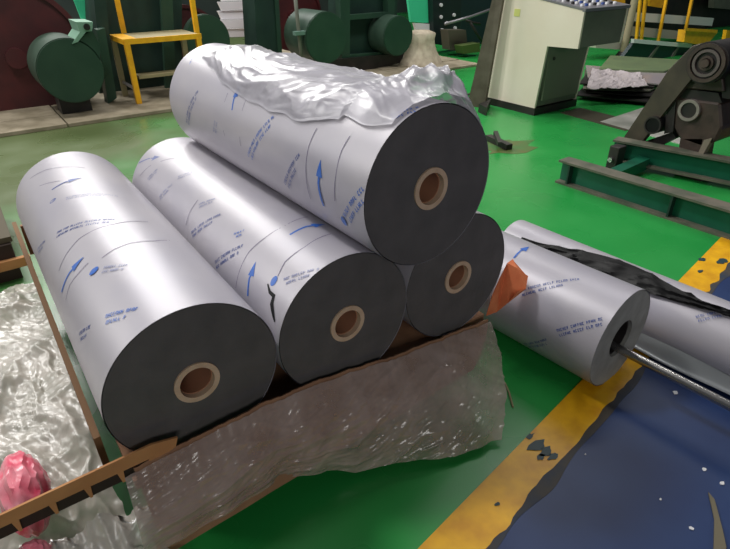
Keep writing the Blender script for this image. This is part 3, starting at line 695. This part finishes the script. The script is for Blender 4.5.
def drum(u, v, rpx, n0, n1, label, neck=None):
    c = atn(u, v, n0); r = rpx * mpp(c) * .93; rt = root('drum_cover', (c.x, (n0 + n1) / 2, max(0, c.z - r)), label, 'machine cover', 'green drum covers')
    bm = B(); cyl(bm, (c.x, n0, c.z), (c.x, n1, c.z), r, seg=56); obj('drum_shell', bm, mat('drum_green', (62, 84, 70), .4, rgb2=(50, 72, 60), scale=6), rt, smooth=40)
    bm = B(); cyl(bm, (c.x, n0 - .012, c.z), (c.x, n0, c.z), r * .97, seg=56); obj('front_plate', bm, M_gm, rt, smooth=40)
    return rt, c, r
dt, c, r = drum(71, 71, 33, 5.1, 5.55, 'large green drum cover at the left with a short neck')
bm = B(); boxobj('foot', (c.x - .12, 5.3, .02), (c.x + .12, 5.52, c.z - r * .7), M_castd, dt)
bm = B(); q = [atn(x, y, 5.1) for x, y in ((70, 46), (83, 36), (92, 30), (100, 45), (100, 80))]; prism(bm, q, (0, .4, 0)); obj('neck', bm, M_gm, dt)
drum(208, 40, 25, 5.8, 5.88, 'green drum cover beside the yellow steps above the top roll')
d2, _, _ = drum(326, 38, 26, 5.25, 5.7, 'green drum cover left of the boxy guard in the middle background')
d3, _, _ = drum(398, 36, 20, 5.3, 5.6, 'rounded green cover at the right end of the boxy guard')
gb = root('guard_box', (4.2, 5.6, 0), 'boxy dark green machine guard with recessed panels between two drums', 'machine')
vq('body', [(345, -30), (398, -30), (396, 56), (392, 64), (345, 72)], M_gmd, gb, 5.62, .35)
vq('frame_post', [(340, -20), (350, -20), (350, 72), (342, 74)], M_gm, gb, 5.5, .1); vq('frame_post', [(388, -20), (395, -20), (394, 62), (388, 64)], M_gm, gb, 5.5, .1)
for v0, v1 in ((12, 18), (52, 58)): vq('frame_rail', [(350, v0 + 3), (388, v0), (388, v1 - 1), (350, v1 + 2)], M_gm, gb, 5.5, .08)
bp_ = root('base_block', (3.2, 5.6, 0), 'long black machine base under the green guards', 'machine')
vq('base', [(310, 62), (412, 52), (412, 60), (310, 84)], M_castd, bp_, 5.46, .03)
gf = root('green_housing', (1.5, 5.9, 0), 'dark green machine body behind the yellow steps', 'machine')
vq('body', [(96, -30), (182, -30), (182, 90), (100, 103)], M_gmd, gf, 6.0, .5)
vq('leg_post', [(97, 30), (105, 28), (117, 98), (108, 104)], M_gm, gf, 5.5, .12); vq('front_post', [(92, -20), (104, -20), (112, 60), (100, 60)], M_gmd, gf, 5.62, .2)
vq('pipe_cover', [(160, -20), (172, -20), (176, 90), (166, 90)], M_gm, gf, 5.85, .05)
tl = root('teal_sheeting', (1.2, 7, 0), 'bright teal panel glimpsed between red wheel and green frame', 'panel')
vq('sheet', [(66, -20), (96, -20), (95, 22), (84, 26)], M_teal, tl, 6.6, .03)
vq('edge', [(74, 20), (94, 20), (94, 24), (76, 24)], M_white, tl, 6.55, .03)
bmk = root('neck_bracket', (1.0, 5.4, .5), 'pale green bracket plate on top of the left drum neck', 'bracket')
vq('plate', [(76, 22), (93, 22), (92, 31), (86, 32), (78, 42), (72, 44), (80, 32)], mat('pale_green_plate', (120, 160, 138), .5), bmk, 5.08, .3)
bm = B(); q = atn(87, 27, 5.07); cyl(bm, q, q + Vector((0, .02, 0)), .025, seg=12); obj('bolt_hole', bm, M_castd, bmk)

pf = root('green_post', (3.1, 6, 0), 'broad dark green post above the top roll', 'post')
vq('post', [(253, -30), (273, -30), (280, 83), (259, 86)], M_gmd, pf, 5.7, .3); vq('edge_strip', [(273, -30), (277, -30), (284, 82), (280, 83)], M_gm, pf, 5.68, .1)
sh = root('roller_shutter', (3.2, 7.5, 0), 'silver ribbed shutter glimpsed between dark red wheel and green post', 'shutter')
for i in range(6):
    a = -16 + i * 9; vq('slat', [(218, a), (258, a - 1), (258, a + 7.4), (222, a + 8.4)], M_shut, sh, 7.0 + (i % 2) * .03, .04)
gp = root('grey_pipe', (3.5, 5.5, 0), 'thin grey vertical pipe with a valve beside the green drum', 'pipe')
bm = B(); tube(bm, [atn(293, -25, 5.3), atn(299, 34, 5.3), atn(304, 82, 5.3)], .02); obj('pipe_shaft', bm, M_cgrey, gp, smooth=True)
bm = B(); q = atn(300, 33, 5.28); box(bm, q - Vector((.07, .03, .02)), q + Vector((.07, .03, .02)), .005); obj('valve', bm, mat('valve_green', (100, 130, 118), .5), gp)
bm = B(); cyl(bm, atn(303, 78, 5.3), atn(304, 88, 5.3), .05, seg=14); obj('foot', bm, M_castd, gp)

# yellow steps
ys = root('yellow_steps', (1.9, 5.5, .03), 'yellow steel steps with a dusty tread and handrail posts', 'steps')
n0 = 5.308; z1 = .565; x0, x1_ = 1.28, 1.94; nb = 5.75
zf = .03
boxobj('tread', (x0 + .1, n0 + .01, z1 - .012), (x1_, nb, z1 + .006), M_tread, ys)
boxobj('front_edge', (x0 - .01, n0 - .01, z1 - .035), (x1_ + .02, n0 + .012, z1 + .008), M_ysteel, ys)
boxobj('side_edge', (x0 - .02, n0, z1 - .035), (x0 + .1, nb, z1 + .008), M_ysteel, ys)
for x, y, dx in ((x0 + .01, n0 + .01, 0), (x0, nb - .02, 0), (x1_ - .01, n0 + .01, 0), (x1_ - .01, nb - .02, 0)):
    bm = B(); bar(bm, (x, y, zf), (x, y, z1 - .03), .045, .045); obj('leg', bm, M_ysteel if y < 5.5 else M_tread, ys)
boxobj('lower_step', (x0 + .06, n0 + .02, .235), (x1_ - .03, n0 + .17, .26), M_tread, ys)
bm = B(); bar(bm, (x0, n0 + .02, .16), (x0, nb - .02, .16), .02, .02); obj('side_bar', bm, M_cedge, ys)
for u0, u1 in ((116, 124), (189, 197)):
    t = fl(u1, 33, z1); bm = B(); bar(bm, (t.x, t.y, z1), (t.x, t.y, z1 + .75), .04, .04); obj('handrail_post', bm, M_ysteel, ys)

# sack, teal bin and clutter in the middle background
sk_ = B(); c = fl(427, 67, 0); prof = [(0, .31), (.07, .28), (.17, .22), (.30, .185), (.37, .20), (.40, .12), (.385, 0)]
rings = []
for h, r in prof:
    rings.append([sk_.verts.new((c.x + r * (1 + .12 * noise.noise(Vector((k * .7, h * 6, 0)))) * math.cos(2 * PI * k / 32), c.y + .15 + r * .8 * (1 + .15 * noise.noise(Vector((k * .5, h * 5, 4)))) * math.sin(2 * PI * k / 32), h)) for k in range(32)])
for a, b_ in zip(rings, rings[1:]):
    for k in range(32): sk_.faces.new((a[k], a[(k + 1) % 32], b_[(k + 1) % 32], b_[k]))
sk_.faces.new(rings[-1]); obj('sack', sk_, M_sack, label='slumped beige woven sack on the floor in the background', cat='sack', smooth=True)
tp = root('teal_bin', (5.2, 6.3, 0), 'teal and white panel standing behind the sack', 'panel')
vq('teal_sheet', [(407, -10), (433, -10), (431, 23), (411, 22)], M_teal, tp, 6.1, .04); vq('white_sheet', [(414, 23), (432, 24), (430, 42), (420, 42)], M_white, tp, 6.08, .04)
cb = root('control_cabinet', (5.8, 6.0, 0), 'dark cabinet dotted with small pale lamps behind the sack', 'cabinet')
vq('body', [(432, -30), (462, -30), (460, 48), (434, 44)], mat('cabinet_black_green', (18, 34, 34), .5), cb, 6.0, .2)
for u, v in ((441, 5), (441, 17), (454, 15), (442, 30), (455, 28), (447, 23)):
    bm = B(); q = atn(u, v, 5.99); cyl(bm, q + Vector((0, -.015, 0)), q + Vector((0, .01, 0)), .022, seg=10); obj('lamp', bm, M_white, cb)
mc = root('dark_machinery', (6.5, 6.2, 0), 'dark teal machinery with pipes left of the leaning board', 'machine')
vq('body', [(458, -30), (505, -30), (500, 40), (462, 46)], mat('dark_teal', (24, 44, 50), .5), mc, 6.3, .5)
for a_, b2 in (((445, 24), (495, 8)), ((470, 22), (484, 44)), ((466, 20), (480, 24))):
    bm = B(); tube(bm, [atn(*a_, 5.5), atn((a_[0] + b2[0]) / 2, (a_[1] + b2[1]) / 2 + 1, 5.5), atn(*b2, 5.5)], .018); obj('pipe', bm, M_cedge if a_[0] == 445 else M_castd, mc, smooth=True)
vq('green_block', [(462, 46), (480, 43), (480, 52), (464, 54)], mat('moss_green', (74, 92, 40), .6), mc, 5.5, .15)
vq('foot_block', [(448, 30), (466, 30), (468, 52), (450, 50)], mat('grey_lump', (84, 78, 66), .7), mc, 5.7, .15)
